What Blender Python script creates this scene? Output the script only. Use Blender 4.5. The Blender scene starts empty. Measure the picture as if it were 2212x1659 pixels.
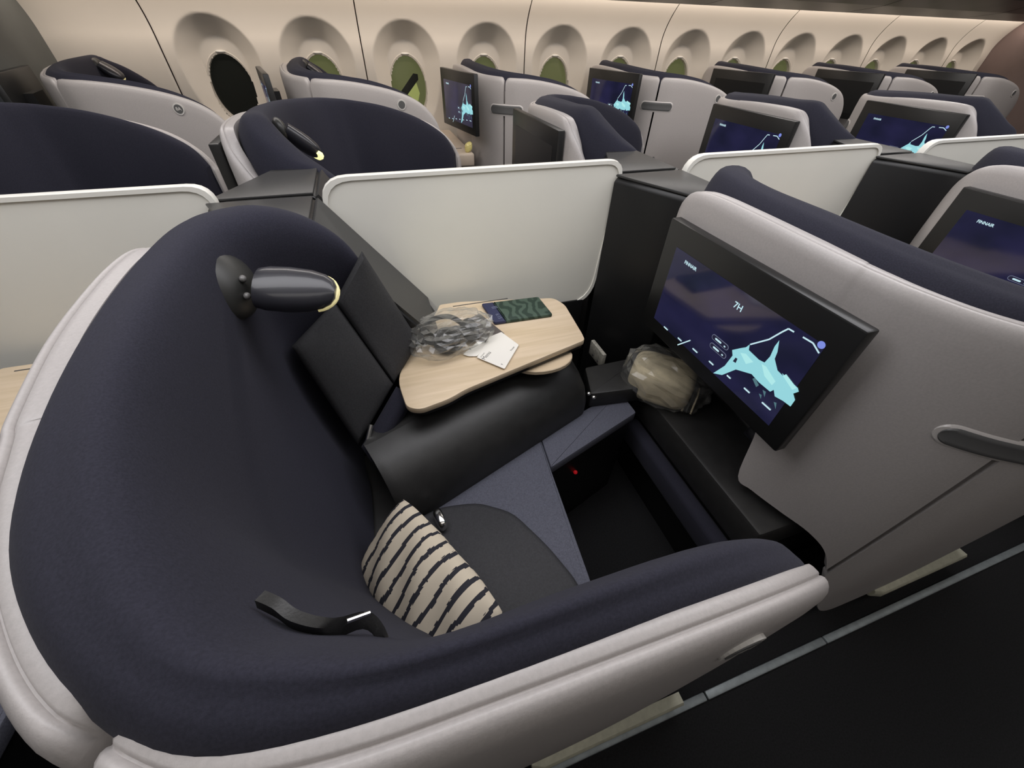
import bpy, bmesh, math, random
from mathutils import Vector, Matrix
random.seed(7)
SC = bpy.context.scene
COL = SC.collection

# ------------------------------------------------------------------ camera
CAMZ = 1.40
F = 830.0
R = [[0.9509476396342754, -0.1942219172468418, 0.24078295939488975],
     [-0.3085674357198459, -0.6509188163203279, 0.693607116582163],
     [0.022016454920785813, -0.7338818306928605, -0.6789202709388024]]
cam_d = bpy.data.cameras.new('camera')
cam = bpy.data.objects.new('camera', cam_d)
COL.objects.link(cam)
cam_d.sensor_fit = 'HORIZONTAL'
cam_d.sensor_width = 36.0
cam_d.lens = F / 2212.0 * 36.0
cam_d.clip_start = 0.01
cam.matrix_world = Matrix([[R[i][0], -R[i][1], -R[i][2], (0, 0, CAMZ)[i]] for i in range(3)] + [[0, 0, 0, 1]])
SC.camera = cam

# ------------------------------------------------------------------ light
SC.view_settings.view_transform = 'Standard'
SC.view_settings.look = 'None'
SC.view_settings.gamma = 1.0
SC.view_settings.use_curve_mapping = False
SC.view_settings.exposure = 0.0
W = bpy.data.worlds.new('world')
SC.world = W
W.use_nodes = True
W.node_tree.nodes['Background'].inputs[0].default_value = (0.9, 0.92, 1.0, 1)
W.node_tree.nodes['Background'].inputs[1].default_value = 0.02


def area(name, loc, target, sx, sy, power, col):
    d = bpy.data.lights.new(name, 'AREA')
    d.shape = 'RECTANGLE'
    d.size, d.size_y = sx, sy
    d.energy = power
    d.color = col
    o = bpy.data.objects.new(name, d)
    COL.objects.link(o)
    o.location = loc
    q = (Vector(target) - Vector(loc)).to_track_quat('-Z', 'Y')
    o.rotation_euler = q.to_euler()
    return o


# cove wash behind the bins, ceiling wash over the two aisles
area('cove_light', (2.6, 3.675, 1.605), (2.6, 3.86, 1.20), 9.2, 0.03, 26, (1.0, 0.87, 0.76))
area('ceiling_light_far_aisle', (2.0, 2.45, 2.12), (2.0, 2.45, 0), 8.0, 0.30, 62, (1.0, 0.94, 0.89))
area('ceiling_light_near_aisle', (1.4, -0.35, 2.12), (1.4, 0.25, 0), 7.0, 0.35, 13, (1.0, 0.96, 0.92))
area('ceiling_light_centre', (1.0, 0.75, 2.12), (1.0, 0.95, 0), 7.0, 0.7, 64, (0.98, 0.97, 1.0))

# ------------------------------------------------------------------ helpers


def at(px, py, x=None, y=None, z=None):
    c = (px - 1106.0, py - 829.5, F)
    d = [sum(R[i][k] * c[k] for k in range(3)) for i in range(3)]
    t = x / d[0] if x is not None else (y / d[1] if y is not None else (z - CAMZ) / d[2])
    return Vector((d[0] * t, d[1] * t, CAMZ + d[2] * t))


MATS = {}


def mat(name, col, rough=0.5, metal=0.0, noise=None, bump=None, emit=None, spec=0.5, sheen=0.0, coat=0.0):
    """noise=(scale, amount): colour variation; bump=(scale, strength)"""
    m = bpy.data.materials.new(name)
    m.use_nodes = True
    nt = m.node_tree
    b = nt.nodes['Principled BSDF']
    b.inputs['Base Color'].default_value = (*col, 1)
    b.inputs['Roughness'].default_value = rough
    b.inputs['Metallic'].default_value = metal
    b.inputs['Specular IOR Level'].default_value = spec
    b.inputs['Sheen Weight'].default_value = sheen
    b.inputs['Coat Weight'].default_value = coat
    tc = nt.nodes.new('ShaderNodeTexCoord')
    if noise:
        n = nt.nodes.new('ShaderNodeTexNoise')
        n.inputs['Scale'].default_value = noise[0]
        n.inputs['Detail'].default_value = 4
        nt.links.new(tc.outputs['Object'], n.inputs['Vector'])
        r = nt.nodes.new('ShaderNodeValToRGB')
        a = noise[1]
        r.color_ramp.elements[0].position = 0.3
        r.color_ramp.elements[1].position = 0.7
        r.color_ramp.elements[0].color = (*[max(0, c * (1 - a)) for c in col], 1)
        r.color_ramp.elements[1].color = (*[min(1, c * (1 + a)) for c in col], 1)
        nt.links.new(n.outputs['Fac'], r.inputs['Fac'])
        nt.links.new(r.outputs['Color'], b.inputs['Base Color'])
    if bump:
        n2 = nt.nodes.new('ShaderNodeTexNoise')
        n2.inputs['Scale'].default_value = bump[0]
        n2.inputs['Detail'].default_value = 3
        nt.links.new(tc.outputs['Object'], n2.inputs['Vector'])
        bp = nt.nodes.new('ShaderNodeBump')
        bp.inputs['Strength'].default_value = bump[1]
        bp.inputs['Distance'].default_value = 0.002
        nt.links.new(n2.outputs['Fac'], bp.inputs['Height'])
        nt.links.new(bp.outputs['Normal'], b.inputs['Normal'])
    if emit:
        b.inputs['Emission Color'].default_value = (*emit[0], 1)
        b.inputs['Emission Strength'].default_value = emit[1]
    MATS[name] = m
    return m


mat('shell_grey', (0.43, 0.402, 0.390), 0.40, noise=(260, 0.05), bump=(700, 0.08))
mat('shell_edge', (0.56, 0.53, 0.51), 0.30)
mat('navy_fabric', (0.024, 0.024, 0.036), 0.92, noise=(420, 0.18), bump=(1500, 0.18), spec=0.2, sheen=0.03)
mat('black_leather', (0.022, 0.0215, 0.021), 0.46, bump=(500, 0.12), noise=(30, 0.15))
mat('black_plastic', (0.006, 0.006, 0.0063), 0.42, noise=(80, 0.1))
mat('tower_grey', (0.030, 0.030, 0.030), 0.40, bump=(600, 0.1))
mat('bolster_fabric', (0.030, 0.030, 0.032), 0.75, bump=(800, 0.3), noise=(300, 0.2), spec=0.3)
mat('cushion_fabric', (0.105, 0.108, 0.138), 0.85, noise=(350, 0.2), bump=(900, 0.4), spec=0.3)
mat('seat_pan_fabric', (0.028, 0.028, 0.032), 0.7, noise=(250, 0.2), bump=(800, 0.3))
mat('divider_white', (0.80, 0.785, 0.715), 0.45, noise=(3, 0.03))
mat('divider_edge', (0.83, 0.815, 0.75), 0.35)
mat('wall_cream', (0.70, 0.65, 0.575), 0.55, noise=(2, 0.02), bump=(500, 0.05))
mat('wall_seam', (0.42, 0.37, 0.32), 0.6)
mat('bin_dark', (0.075, 0.066, 0.060), 0.35, noise=(4, 0.2))
mat('bulkhead_plum', (0.16, 0.115, 0.105), 0.6, noise=(3, 0.1))
mat('bulkhead_grey', (0.11, 0.115, 0.108), 0.6, noise=(3, 0.1))
mat('ceiling_white', (0.5, 0.48, 0.46), 0.7)
mat('carpet', (0.0065, 0.0065, 0.0075), 0.95, noise=(220, 0.6), bump=(600, 0.8))
mat('track_metal', (0.26, 0.29, 0.30), 0.45, metal=0.35, noise=(40, 0.15))
mat('strip_cream', (0.52, 0.51, 0.40), 0.5, noise=(60, 0.1))
mat('chrome', (0.75, 0.74, 0.72), 0.18, metal=1.0)
mat('socket_grey', (0.030, 0.030, 0.028), 0.42)
mat('dark_slot', (0.10, 0.10, 0.10), 0.5)  # handle: recess shade put into the colour; also badge fill and ledge vents
mat('card_white', (0.82, 0.79, 0.73), 0.5)
mat('card_dark', (0.10, 0.085, 0.08), 0.5)
mat('ink', (0.06, 0.06, 0.06), 0.6)
mat('pouch_navy', (0.022, 0.026, 0.075), 0.6, bump=(500, 0.3))
mat('blanket_beige', (0.62, 0.53, 0.36), 0.8, bump=(60, 0.5), noise=(20, 0.2))
mat('stripe_dark', (0.05, 0.055, 0.05), 0.8)
mat('outlet_beige', (0.42, 0.40, 0.34), 0.6, noise=(90, 0.35))
mat('latch_white', (0.85, 0.82, 0.76), 0.3)
mat('red_led', (0.1, 0.0, 0.0), 0.4, emit=((1, 0.02, 0.03), 0.22))
mat('lamp_grey', (0.16, 0.155, 0.15), 0.32)
mat('lamp_navy', (0.024, 0.024, 0.030), 0.34, coat=0.3)
mat('lamp_tip_off', (0.75, 0.68, 0.36), 0.4, emit=((1.0, 0.85, 0.4), 0.25))
mat('lamp_tip_lit', (0.9, 0.9, 0.5), 0.4, emit=((1.0, 0.95, 0.42), 1.1))
mat('bezel', (0.012, 0.012, 0.012), 0.35)
mat('ui_cyan', (0, 0, 0), 0.6, emit=((0.30, 0.66, 0.72), 1.0))
mat('ui_pale', (0, 0, 0), 0.6, emit=((0.55, 0.78, 0.85), 1.0))
mat('ui_outline', (0, 0, 0), 0.6, emit=((0.16, 0.18, 0.26), 1.0))
mat('ui_pale_land', (0, 0, 0), 0.6, emit=((0.42, 0.80, 0.80), 1.0))
mat('ui_shade', (0, 0, 0), 0.6, emit=((0.08, 0.17, 0.20), 1.0))
mat('ui_dot', (0, 0, 0), 0.6, emit=((0.20, 0.26, 0.72), 1.0))
mat('ui_deep', (0, 0, 0), 0.6, emit=((0.012, 0.012, 0.035), 1.0))
mat('badge_white', (0.62, 0.60, 0.57), 0.4)
mat('ledge_beige', (0.50, 0.42, 0.34), 0.5, noise=(6, 0.08))
mat('foil_yellow', (0.75, 0.65, 0.25), 0.25, bump=(40, 0.8))


def screen_material():
    m = bpy.data.materials.new('screen_glass')
    m.use_nodes = True
    nt = m.node_tree
    b = nt.nodes['Principled BSDF']
    b.inputs['Base Color'].default_value = (0.006, 0.006, 0.012, 1)
    b.inputs['Roughness'].default_value = 0.09
    b.inputs['Specular IOR Level'].default_value = 0.7
    tc = nt.nodes.new('ShaderNodeTexCoord')
    sep = nt.nodes.new('ShaderNodeSeparateXYZ')
    nt.links.new(tc.outputs['Generated'], sep.inputs[0])
    n = nt.nodes.new('ShaderNodeTexNoise')
    n.inputs['Scale'].default_value = 2.2
    nt.links.new(tc.outputs['Generated'], n.inputs['Vector'])
    r = nt.nodes.new('ShaderNodeValToRGB')
    r.color_ramp.elements[0].position = 0.3
    r.color_ramp.elements[0].color = (0.006, 0.007, 0.020, 1)
    r.color_ramp.elements[1].position = 0.7
    r.color_ramp.elements[1].color = (0.016, 0.015, 0.052, 1)
    nt.links.new(n.outputs['Fac'], r.inputs['Fac'])
    nt.links.new(r.outputs['Color'], b.inputs['Emission Color'])
    b.inputs['Emission Strength'].default_value = 1.0
    MATS['screen_glass'] = m


def wood_material():
    m = bpy.data.materials.new('pale_wood')
    m.use_nodes = True
    nt = m.node_tree
    b = nt.nodes['Principled BSDF']
    b.inputs['Roughness'].default_value = 0.38
    tc = nt.nodes.new('ShaderNodeTexCoord')
    mp = nt.nodes.new('ShaderNodeMapping')
    mp.inputs['Rotation'].default_value = (0, 0, -0.32)
    mp.inputs['Scale'].default_value = (1.2, 14, 3)
    nt.links.new(tc.outputs['Object'], mp.inputs['Vector'])
    n = nt.nodes.new('ShaderNodeTexNoise')
    n.inputs['Scale'].default_value = 3.0
    n.inputs['Detail'].default_value = 6
    n.inputs['Distortion'].default_value = 0.6
    nt.links.new(mp.outputs['Vector'], n.inputs['Vector'])
    r = nt.nodes.new('ShaderNodeValToRGB')
    r.color_ramp.elements[0].position = 0.35
    r.color_ramp.elements[0].color = (0.60, 0.47, 0.31, 1)
    r.color_ramp.elements[1].position = 0.7
    r.color_ramp.elements[1].color = (0.72, 0.58, 0.42, 1)
    nt.links.new(n.outputs['Fac'], r.inputs['Fac'])
    nt.links.new(r.outputs['Color'], b.inputs['Base Color'])
    MATS['pale_wood'] = m


def stripe_material():
    """cream cotton with irregular dark stripes running across the pillow (object x is the long side)"""
    m = bpy.data.materials.new('striped_cotton')
    m.use_nodes = True
    nt = m.node_tree
    b = nt.nodes['Principled BSDF']
    b.inputs['Roughness'].default_value = 0.9
    tc = nt.nodes.new('ShaderNodeTexCoord')
    sep = nt.nodes.new('ShaderNodeSeparateXYZ')
    nt.links.new(tc.outputs['Object'], sep.inputs[0])
    # wobble with little steps along the stripe
    n = nt.nodes.new('ShaderNodeTexNoise')
    n.inputs['Scale'].default_value = 15
    n.inputs['Detail'].default_value = 3
    nt.links.new(tc.outputs['Object'], n.inputs['Vector'])
    st = nt.nodes.new('ShaderNodeMath')
    st.operation = 'SNAP'
    st.inputs[1].default_value = 0.09
    nt.links.new(n.outputs['Fac'], st.inputs[0])
    a = nt.nodes.new('ShaderNodeMath')
    a.operation = 'MULTIPLY_ADD'
    nt.links.new(st.outputs[0], a.inputs[0])
    a.inputs[1].default_value = 0.026
    nt.links.new(sep.outputs['X'], a.inputs[2])
    mu = nt.nodes.new('ShaderNodeMath')
    mu.operation = 'MULTIPLY'
    mu.inputs[1].default_value = 1 / 0.0315
    nt.links.new(a.outputs[0], mu.inputs[0])
    fr = nt.nodes.new('ShaderNodeMath')
    fr.operation = 'FRACT'
    nt.links.new(mu.outputs[0], fr.inputs[0])
    gt = nt.nodes.new('ShaderNodeMath')
    gt.operation = 'LESS_THAN'
    gt.inputs[1].default_value = 0.30
    nt.links.new(fr.outputs[0], gt.inputs[0])
    mx = nt.nodes.new('ShaderNodeMix')
    mx.data_type = 'RGBA'
    mx.inputs[6].default_value = (0.56, 0.49, 0.385, 1)
    mx.inputs[7].default_value = (0.018, 0.018, 0.026, 1)
    nt.links.new(gt.outputs[0], mx.inputs[0])
    nt.links.new(mx.outputs[2], b.inputs['Base Color'])
    MATS['striped_cotton'] = m


def leaf_material():
    m = bpy.data.materials.new('leaf_print')
    m.use_nodes = True
    nt = m.node_tree
    b = nt.nodes['Principled BSDF']
    b.inputs['Roughness'].default_value = 0.6
    tc = nt.nodes.new('ShaderNodeTexCoord')
    w = nt.nodes.new('ShaderNodeTexWave')
    w.inputs['Scale'].default_value = 9
    w.inputs['Distortion'].default_value = 9
    w.inputs['Detail'].default_value = 1.5
    w.inputs['Detail Scale'].default_value = 2.2
    nt.links.new(tc.outputs['Object'], w.inputs['Vector'])
    r = nt.nodes.new('ShaderNodeValToRGB')
    r.color_ramp.elements[0].position = 0.35
    r.color_ramp.elements[0].color = (0.012, 0.032, 0.020, 1)
    r.color_ramp.elements[1].position = 0.62
    r.color_ramp.elements[1].color = (0.050, 0.085, 0.060, 1)
    nt.links.new(w.outputs['Fac'], r.inputs['Fac'])
    nt.links.new(r.outputs['Color'], b.inputs['Base Color'])
    MATS['leaf_print'] = m


def plastic_material():
    m = bpy.data.materials.new('clear_plastic')
    m.use_nodes = True
    nt = m.node_tree
    for n in list(nt.nodes):
        if n.type == 'BSDF_PRINCIPLED':
            nt.nodes.remove(n)
    out = [n for n in nt.nodes if n.type == 'OUTPUT_MATERIAL'][0]
    tr = nt.nodes.new('ShaderNodeBsdfTransparent')
    tr.inputs[0].default_value = (0.93, 0.93, 0.92, 1)
    gl = nt.nodes.new('ShaderNodeBsdfGlossy')
    gl.inputs['Roughness'].default_value = 0.12
    df = nt.nodes.new('ShaderNodeBsdfDiffuse')
    df.inputs[0].default_value = (0.75, 0.75, 0.72, 1)
    lw = nt.nodes.new('ShaderNodeLayerWeight')
    lw.inputs[0].default_value = 0.22
    m1 = nt.nodes.new('ShaderNodeMixShader')
    m2 = nt.nodes.new('ShaderNodeMixShader')
    m2.inputs[0].default_value = 0.055
    nt.links.new(lw.outputs['Facing'], m1.inputs[0])
    nt.links.new(tr.outputs[0], m1.inputs[1])
    nt.links.new(gl.outputs[0], m1.inputs[2])
    nt.links.new(m1.outputs[0], m2.inputs[1])
    nt.links.new(df.outputs[0], m2.inputs[2])
    nt.links.new(m2.outputs[0], out.inputs[0])
    MATS['clear_plastic'] = m


def pane_material(name, col, emit):
    m = mat(name, col, 0.12, emit=emit, spec=0.6)


screen_material()
wood_material()
stripe_material()
leaf_material()
plastic_material()
pane_material('pane_dark', (0.010, 0.011, 0.010), ((0.02, 0.02, 0.015), 0.2))
pane_material('pane_green', (0.05, 0.055, 0.03), ((0.13, 0.14, 0.055), 0.55))
pane_material('pane_olive', (0.05, 0.055, 0.03), ((0.30, 0.33, 0.10), 0.8))


def mesh_obj(name, verts, faces, m, parent=None, origin=(0, 0, 0), smooth=True, flip=False, label=None):
    """verts are world coordinates; origin is the world place of the thing they belong to"""
    me = bpy.data.meshes.new(name)
    o0 = Vector(origin)
    vs = [tuple(Vector(v) - o0) for v in verts]
    fs = [tuple(reversed(f)) for f in faces] if flip else faces
    me.from_pydata(vs, [], fs)
    me.materials.append(MATS[m])
    if smooth:
        me.polygons.foreach_set('use_smooth', [True] * len(me.polygons))
        try:
            me.set_sharp_from_angle(angle=math.radians(38))
        except Exception:
            pass
    me.update()
    o = bpy.data.objects.new(name, me)
    COL.objects.link(o)
    if parent is not None:
        o.parent = parent
    else:
        o.location = o0
    if label:
        o['label'] = label
    return o


def thing(name, label, cat, loc=(0, 0, 0), group=None):
    o = bpy.data.objects.new(name, None)
    o.empty_display_size = 0.1
    COL.objects.link(o)
    o.location = loc
    o['label'] = label
    o['category'] = cat
    if group:
        o['group'] = group
    return o


def structure(o):
    o['kind'] = 'structure'
    return o


def kids(o):
    return [c for c in bpy.data.objects if c.parent == o]


def copy_tree(o, cmap):
    c = o.copy()
    COL.objects.link(c)
    for ch in cmap.get(o.name, []):
        d = copy_tree(ch, cmap)
        d.parent = c
    return c


def child_map():
    mp = {}
    for o in bpy.data.objects:
        if o.parent:
            mp.setdefault(o.parent.name, []).append(o)
    return mp


def box_vf(x0, x1, y0, y1, z0, z1):
    v = [(x0, y0, z0), (x1, y0, z0), (x1, y1, z0), (x0, y1, z0), (x0, y0, z1), (x1, y0, z1), (x1, y1, z1), (x0, y1, z1)]
    f = [(0, 3, 2, 1), (4, 5, 6, 7), (0, 1, 5, 4), (1, 2, 6, 5), (2, 3, 7, 6), (3, 0, 4, 7)]
    return v, f


def bevel_vf(v, f, w, seg=2):
    bm = bmesh.new()
    bv = [bm.verts.new(p) for p in v]
    for q in f:
        bm.faces.new([bv[i] for i in q])
    bmesh.ops.recalc_face_normals(bm, faces=bm.faces)
    bmesh.ops.bevel(bm, geom=list(bm.edges), offset=w, segments=seg, affect='EDGES', profile=0.5)
    bm.verts.index_update()
    vv = [tuple(x.co) for x in bm.verts]
    ff = [tuple(x.index for x in q.verts) for q in bm.faces]
    bm.free()
    return vv, ff


def prism_vf(poly, z0, z1, bevel=0.0, seg=2, both=True):
    """upright prism over a plan polygon (counter-clockwise); bevel rounds its top rim"""
    n = len(poly)
    bm = bmesh.new()
    a = [bm.verts.new((x, y, z0)) for x, y in poly]
    b = [bm.verts.new((x, y, z1)) for x, y in poly]
    bot = bm.faces.new(list(reversed(a)))
    top = bm.faces.new(b)
    for i in range(n):
        j = (i + 1) % n
        bm.faces.new((a[i], a[j], b[j], b[i]))
    bmesh.ops.recalc_face_normals(bm, faces=bm.faces)
    if bevel > 0:
        es = [e for e in top.edges] + ([e for e in bot.edges] if both else [])
        bmesh.ops.bevel(bm, geom=es, offset=bevel, segments=seg, affect='EDGES', profile=0.5)
    bm.verts.index_update()
    vv = [tuple(x.co) for x in bm.verts]
    ff = [tuple(x.index for x in q.verts) for q in bm.faces]
    bm.free()
    return vv, ff


def round_poly(pts, r, seg=5):
    """round the corners of a plan polygon; r is one radius or a list"""
    out = []
    n = len(pts)
    for i in range(n):
        p0, p, p1 = Vector(pts[i - 1]), Vector(pts[i]), Vector(pts[(i + 1) % n])
        rr = r[i] if isinstance(r, (list, tuple)) else r
        d0, d1 = (p0 - p), (p1 - p)
        t = min(rr, d0.length * 0.45, d1.length * 0.45)
        a, b = p + d0.normalized() * t, p + d1.normalized() * t
        if t < 1e-5:
            out.append(tuple(p))
            continue
        for k in range(seg + 1):
            u = k / seg
            q = a * (1 - u) ** 2 + p * 2 * u * (1 - u) + b * u * u
            out.append(tuple(q))
    return out


def catmull(pts, sub):
    """Catmull-Rom through a list of vectors"""
    out = []
    n = len(pts)
    for i in range(n - 1):
        p0, p1, p2, p3 = pts[max(i - 1, 0)], pts[i], pts[i + 1], pts[min(i + 2, n - 1)]
        for k in range(sub):
            t = k / sub
            out.append(0.5 * ((2 * p1) + (p2 - p0) * t + (2 * p0 - 5 * p1 + 4 * p2 - p3) * t * t + (3 * p1 - p0 - 3 * p2 + p3) * t ** 3))
    out.append(pts[-1].copy())
    return out


def grid_faces(nu, nv, off=0, closed_v=False):
    fs = []
    for i in range(nu - 1):
        for j in range(nv if closed_v else nv - 1):
            j2 = (j + 1) % nv
            fs.append((off + i * nv + j, off + (i + 1) * nv + j, off + (i + 1) * nv + j2, off + i * nv + j2))
    return fs


def tube_vf(pts, r, seg=10, caps=True):
    pts = [Vector(p) for p in pts]
    rs = r if isinstance(r, (list, tuple)) else [r] * len(pts)
    v = []
    up = Vector((0.13, 0.21, 0.97)).normalized()
    for i, p in enumerate(pts):
        t = (pts[min(i + 1, len(pts) - 1)] - pts[max(i - 1, 0)]).normalized()
        a = t.cross(up).normalized()
        b = t.cross(a)
        for k in range(seg):
            an = 2 * math.pi * k / seg
            v.append(p + (a * math.cos(an) + b * math.sin(an)) * rs[i])
    f = grid_faces(len(pts), seg, 0, True)
    if caps:
        f.append(tuple(range(seg - 1, -1, -1)))
        f.append(tuple(range((len(pts) - 1) * seg, len(pts) * seg)))
    return v, f


def ellipsoid_vf(c, ax, ay, az, nu=20, nv=12, p=1.0):
    """axes are vectors"""
    c = Vector(c)
    ax, ay, az = Vector(ax), Vector(ay), Vector(az)
    v = []

    def sp(x):
        return math.copysign(abs(x) ** p, x)
    for i in range(nv + 1):
        th = math.pi * i / nv
        for j in range(nu):
            ph = 2 * math.pi * j / nu
            v.append(c + ax * sp(math.sin(th)) * sp(math.cos(ph)) + ay * sp(math.sin(th)) * sp(math.sin(ph)) + az * sp(math.cos(th)))
    return v, grid_faces(nv + 1, nu, 0, True)


def merge(*vfs):
    V, FF = [], []
    for v, f in vfs:
        o = len(V)
        V += list(v)
        FF += [tuple(i + o for i in q) for q in f]
    return V, FF


def text_mesh(s, size, frame_o, u, w, m, name, parent, origin, align='CENTER', bold=0.0, ext=0.0003):
    """lettering lying in the plane u (reading direction) and w (up) at frame_o, world coordinates"""
    cu = bpy.data.curves.new('letters', 'FONT')
    cu.body = s
    cu.size = size
    cu.align_x = align
    cu.align_y = 'CENTER'
    cu.offset = bold
    cu.resolution_u = 2
    tmp = bpy.data.objects.new('letters', cu)
    COL.objects.link(tmp)
    dg = bpy.context.evaluated_depsgraph_get()
    me = bpy.data.meshes.new_from_object(tmp.evaluated_get(dg))
    bpy.data.objects.remove(tmp)
    bpy.data.curves.remove(cu)
    u, w = Vector(u).normalized(), Vector(w).normalized()
    vs = [Vector(frame_o) + u * v.co.x + w * v.co.y for v in me.vertices]
    fs = [tuple(p.vertices) for p in me.polygons]
    bpy.data.meshes.remove(me)
    return mesh_obj(name, vs, fs, m, parent, origin, smooth=False)


def poly_tris(pts):
    from mathutils.geometry import tessellate_polygon
    return tessellate_polygon([[Vector((p[0], p[1], 0)) for p in pts]])


# ------------------------------------------------------------------ the cabin shell
X0, X1 = -1.76, 7.15
v, f = box_vf(X0 - 0.3, X1 + 0.1, -1.6, 4.2, -0.08, 0.0)
structure(mesh_obj('floor', v, f, 'carpet', smooth=False))
v, f = box_vf(X0 - 0.3, X1 + 0.1, -1.6, 4.2, 2.2, 2.26)
structure(mesh_obj('ceiling', v, f, 'ceiling_white', smooth=False))
v, f = box_vf(X0 - 0.3, X1 + 0.1, -1.6, -1.54, 0, 2.2)
structure(mesh_obj('wall_right', v, f, 'ceiling_white', smooth=False))
v, f = box_vf(X1, X1 + 0.06, -1.54, 4.2, 0, 2.2)
structure(mesh_obj('wall_front', v, f, 'bulkhead_plum', smooth=False))
v, f = box_vf(X0 - 0.06, X0, -1.54, 4.2, 0, 2.2)
structure(mesh_obj('wall_back', v, f, 'bulkhead_grey', smooth=False))

# side wall: panels of two windows each, deep scooped window surrounds
WIN0, WP = -0.845, 0.637
WZ = 1.025          # centre height of the panes


def wall_y(z):
    return 3.93 - 0.035 * (z - 0.8) - (max(0.0, z - 1.32) ** 2) * 2.0


wall = structure(mesh_obj('wall_left', *box_vf(X0, X1, 4.16, 4.2, 0, 2.2), 'wall_seam', smooth=False))


def scoop(dx, z):
    """depth of the window surround at distance dx along the wall and height z"""
    zc = 1.185
    e = math.hypot(dx / 0.250, (z - zc) / (0.245 if z > zc else 0.44))
    t = min(1.0, max(0.0, (1.0 - e) / 0.45))
    return 0.115 * t


def wall_panel(xa, xb, wins):
    nx, nz = 150, 130
    za, zb = 0.30, 1.60
    V, FF = [], []
    for i in range(nx + 1):
        x = xa + 0.004 + (xb - xa - 0.008) * i / nx
        for j in range(nz + 1):
            z = za + (zb - za) * j / nz
            d = 0
            for w in wins:
                if abs(x - w) < 0.26:
                    d = max(d, scoop(x - w, z))
            edge = min(x - xa, xb - x)
            V.append((x, wall_y(z) + d + max(0, 0.010 - edge) * 0.6, z))
    for i in range(nx):
        for j in range(nz):
            xm = xa + (xb - xa) * (i + .5) / nx
            zm = za + (zb - za) * (j + .5) / nz
            if any(((xm - w) / 0.140) ** 2 + ((zm - WZ) / 0.205) ** 2 < 1 for w in wins):
                continue
            a = i * (nz + 1) + j
            FF.append((a, a + 1, a + nz + 2, a + nz + 1))
    return mesh_obj('wall_panel', V, FF, 'wall_cream', wall, (0, 0, 0), flip=True)


nwin = 0
xa = WIN0 - WP * 2.5
PANE = {0: 'pane_dark', 1: 'pane_green', 2: 'pane_green', 4: 'pane_green'}
for k in range(8):
    xa = WIN0 - WP * 2.5 + 2 * WP * k
    xb = xa + 2 * WP
    wins = [xa + WP * 0.5, xa + WP * 1.5] if k else []
    if xa > X1:
        break
    wall_panel(xa, min(xb, X1), [w for w in wins if w < X1 - 0.1])
    for w in wins:
        if w > X1 - 0.1:
            continue
        nwin += 1
        idx = round((w - WIN0) / WP)
        wo = thing('window_%d' % nwin, 'oval cabin window', 'window')
        del wo['label'], wo['category']
        wo.location = (w, wall_y(WZ) + 0.11, WZ)
        structure(wo)
        og = (w, wall_y(WZ) + 0.11, WZ)
        # frame ring
        ring = []
        prof = [(1.06, -0.006), (1.03, -0.012), (0.97, -0.006), (0.95, 0.03)]
        for a in range(40):
            an = 2 * math.pi * a / 40
            for s, dy in prof:
                ring.append((w + 0.146 * s * math.cos(an), og[1] + 0.005 + dy, WZ + 0.208 * s * math.sin(an)))
        ff = [(a * 4 + j, ((a + 1) % 40) * 4 + j, ((a + 1) % 40) * 4 + j + 1, a * 4 + j + 1) for a in range(40) for j in range(3)]
        mesh_obj('window_frame', ring, ff, 'wall_cream', wo, og)
        pv = [(w, og[1] + 0.03, WZ)] + [(w + 0.142 * math.cos(2 * math.pi * a / 40), og[1] + 0.03, WZ + 0.203 * math.sin(2 * math.pi * a / 40)) for a in range(40)]
        mesh_obj('pane', pv, [(0, 1 + (a + 1) % 40, 1 + a) for a in range(40)], PANE.get(idx, 'pane_green'), wo, og, flip=True)
        v, f = ellipsoid_vf((w, og[1] - 0.004, WZ + 0.212), (0.035, 0, 0), (0, 0.012, 0), (0, 0, 0.008), 12, 6)
        mesh_obj('window_latch', v, f, 'latch_white', wo, og)
        if idx in (1, 2, 4):   # the wing and the apron seen through the nearer windows
            if idx == 2:
                q = [(-0.10, -0.06), (0.05, 0.09), (0.085, 0.085), (0.085, 0.05), (-0.06, -0.09)]
                vv = [(w + a, og[1] + 0.026, WZ + b) for a, b in q] + [(w + a, og[1] + 0.029, WZ + b) for a, b in q]
                n = len(q)
                ff = [tuple(range(n)), tuple(range(2 * n - 1, n - 1, -1))] + [(i, (i + 1) % n, n + (i + 1) % n, n + i) for i in range(n)]
                mesh_obj('wing_outline', vv, ff, 'pane_dark', wo, og, smooth=False)
                q = [(-0.04, -0.07), (0.062, 0.045), (0.085, -0.04), (0.04, -0.16), (-0.03, -0.18)]
                vv = [(w + a, og[1] + 0.028, WZ + b) for a, b in q]
                mesh_obj('lit_apron', vv, [(0, 1, 2, 3, 4)], 'pane_olive', wo, og, smooth=False)

# bins above the wall
prof = [(3.60, 1.66), (3.555, 1.572), (3.52, 1.566), (3.2, 1.60), (2.95, 1.66), (2.8, 1.80), (2.75, 2.2), (3.60, 2.2)]
V, FF = [], []
nb = 6
bins = structure(mesh_obj('ceiling_bin_line', *box_vf(X0, X1, 3.5, 3.9, 2.1, 2.2), 'bin_dark', smooth=False))
bins.name = 'trim_1'
for k in range(nb):
    a0 = X0 + (X1 - X0) * k / nb + 0.004
    a1 = X0 + (X1 - X0) * (k + 1) / nb - 0.004
    n = len(prof)
    vv = [(a0, y, z) for y, z in prof] + [(a1, y, z) for y, z in prof]
    ff = [tuple(range(n)), tuple(range(2 * n - 1, n - 1, -1))] + [(i, n + i, n + (i + 1) % n, (i + 1) % n) for i in range(n)]
    mesh_obj('overhead_bin', vv, ff, 'bin_dark', bins, smooth=False)

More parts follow.
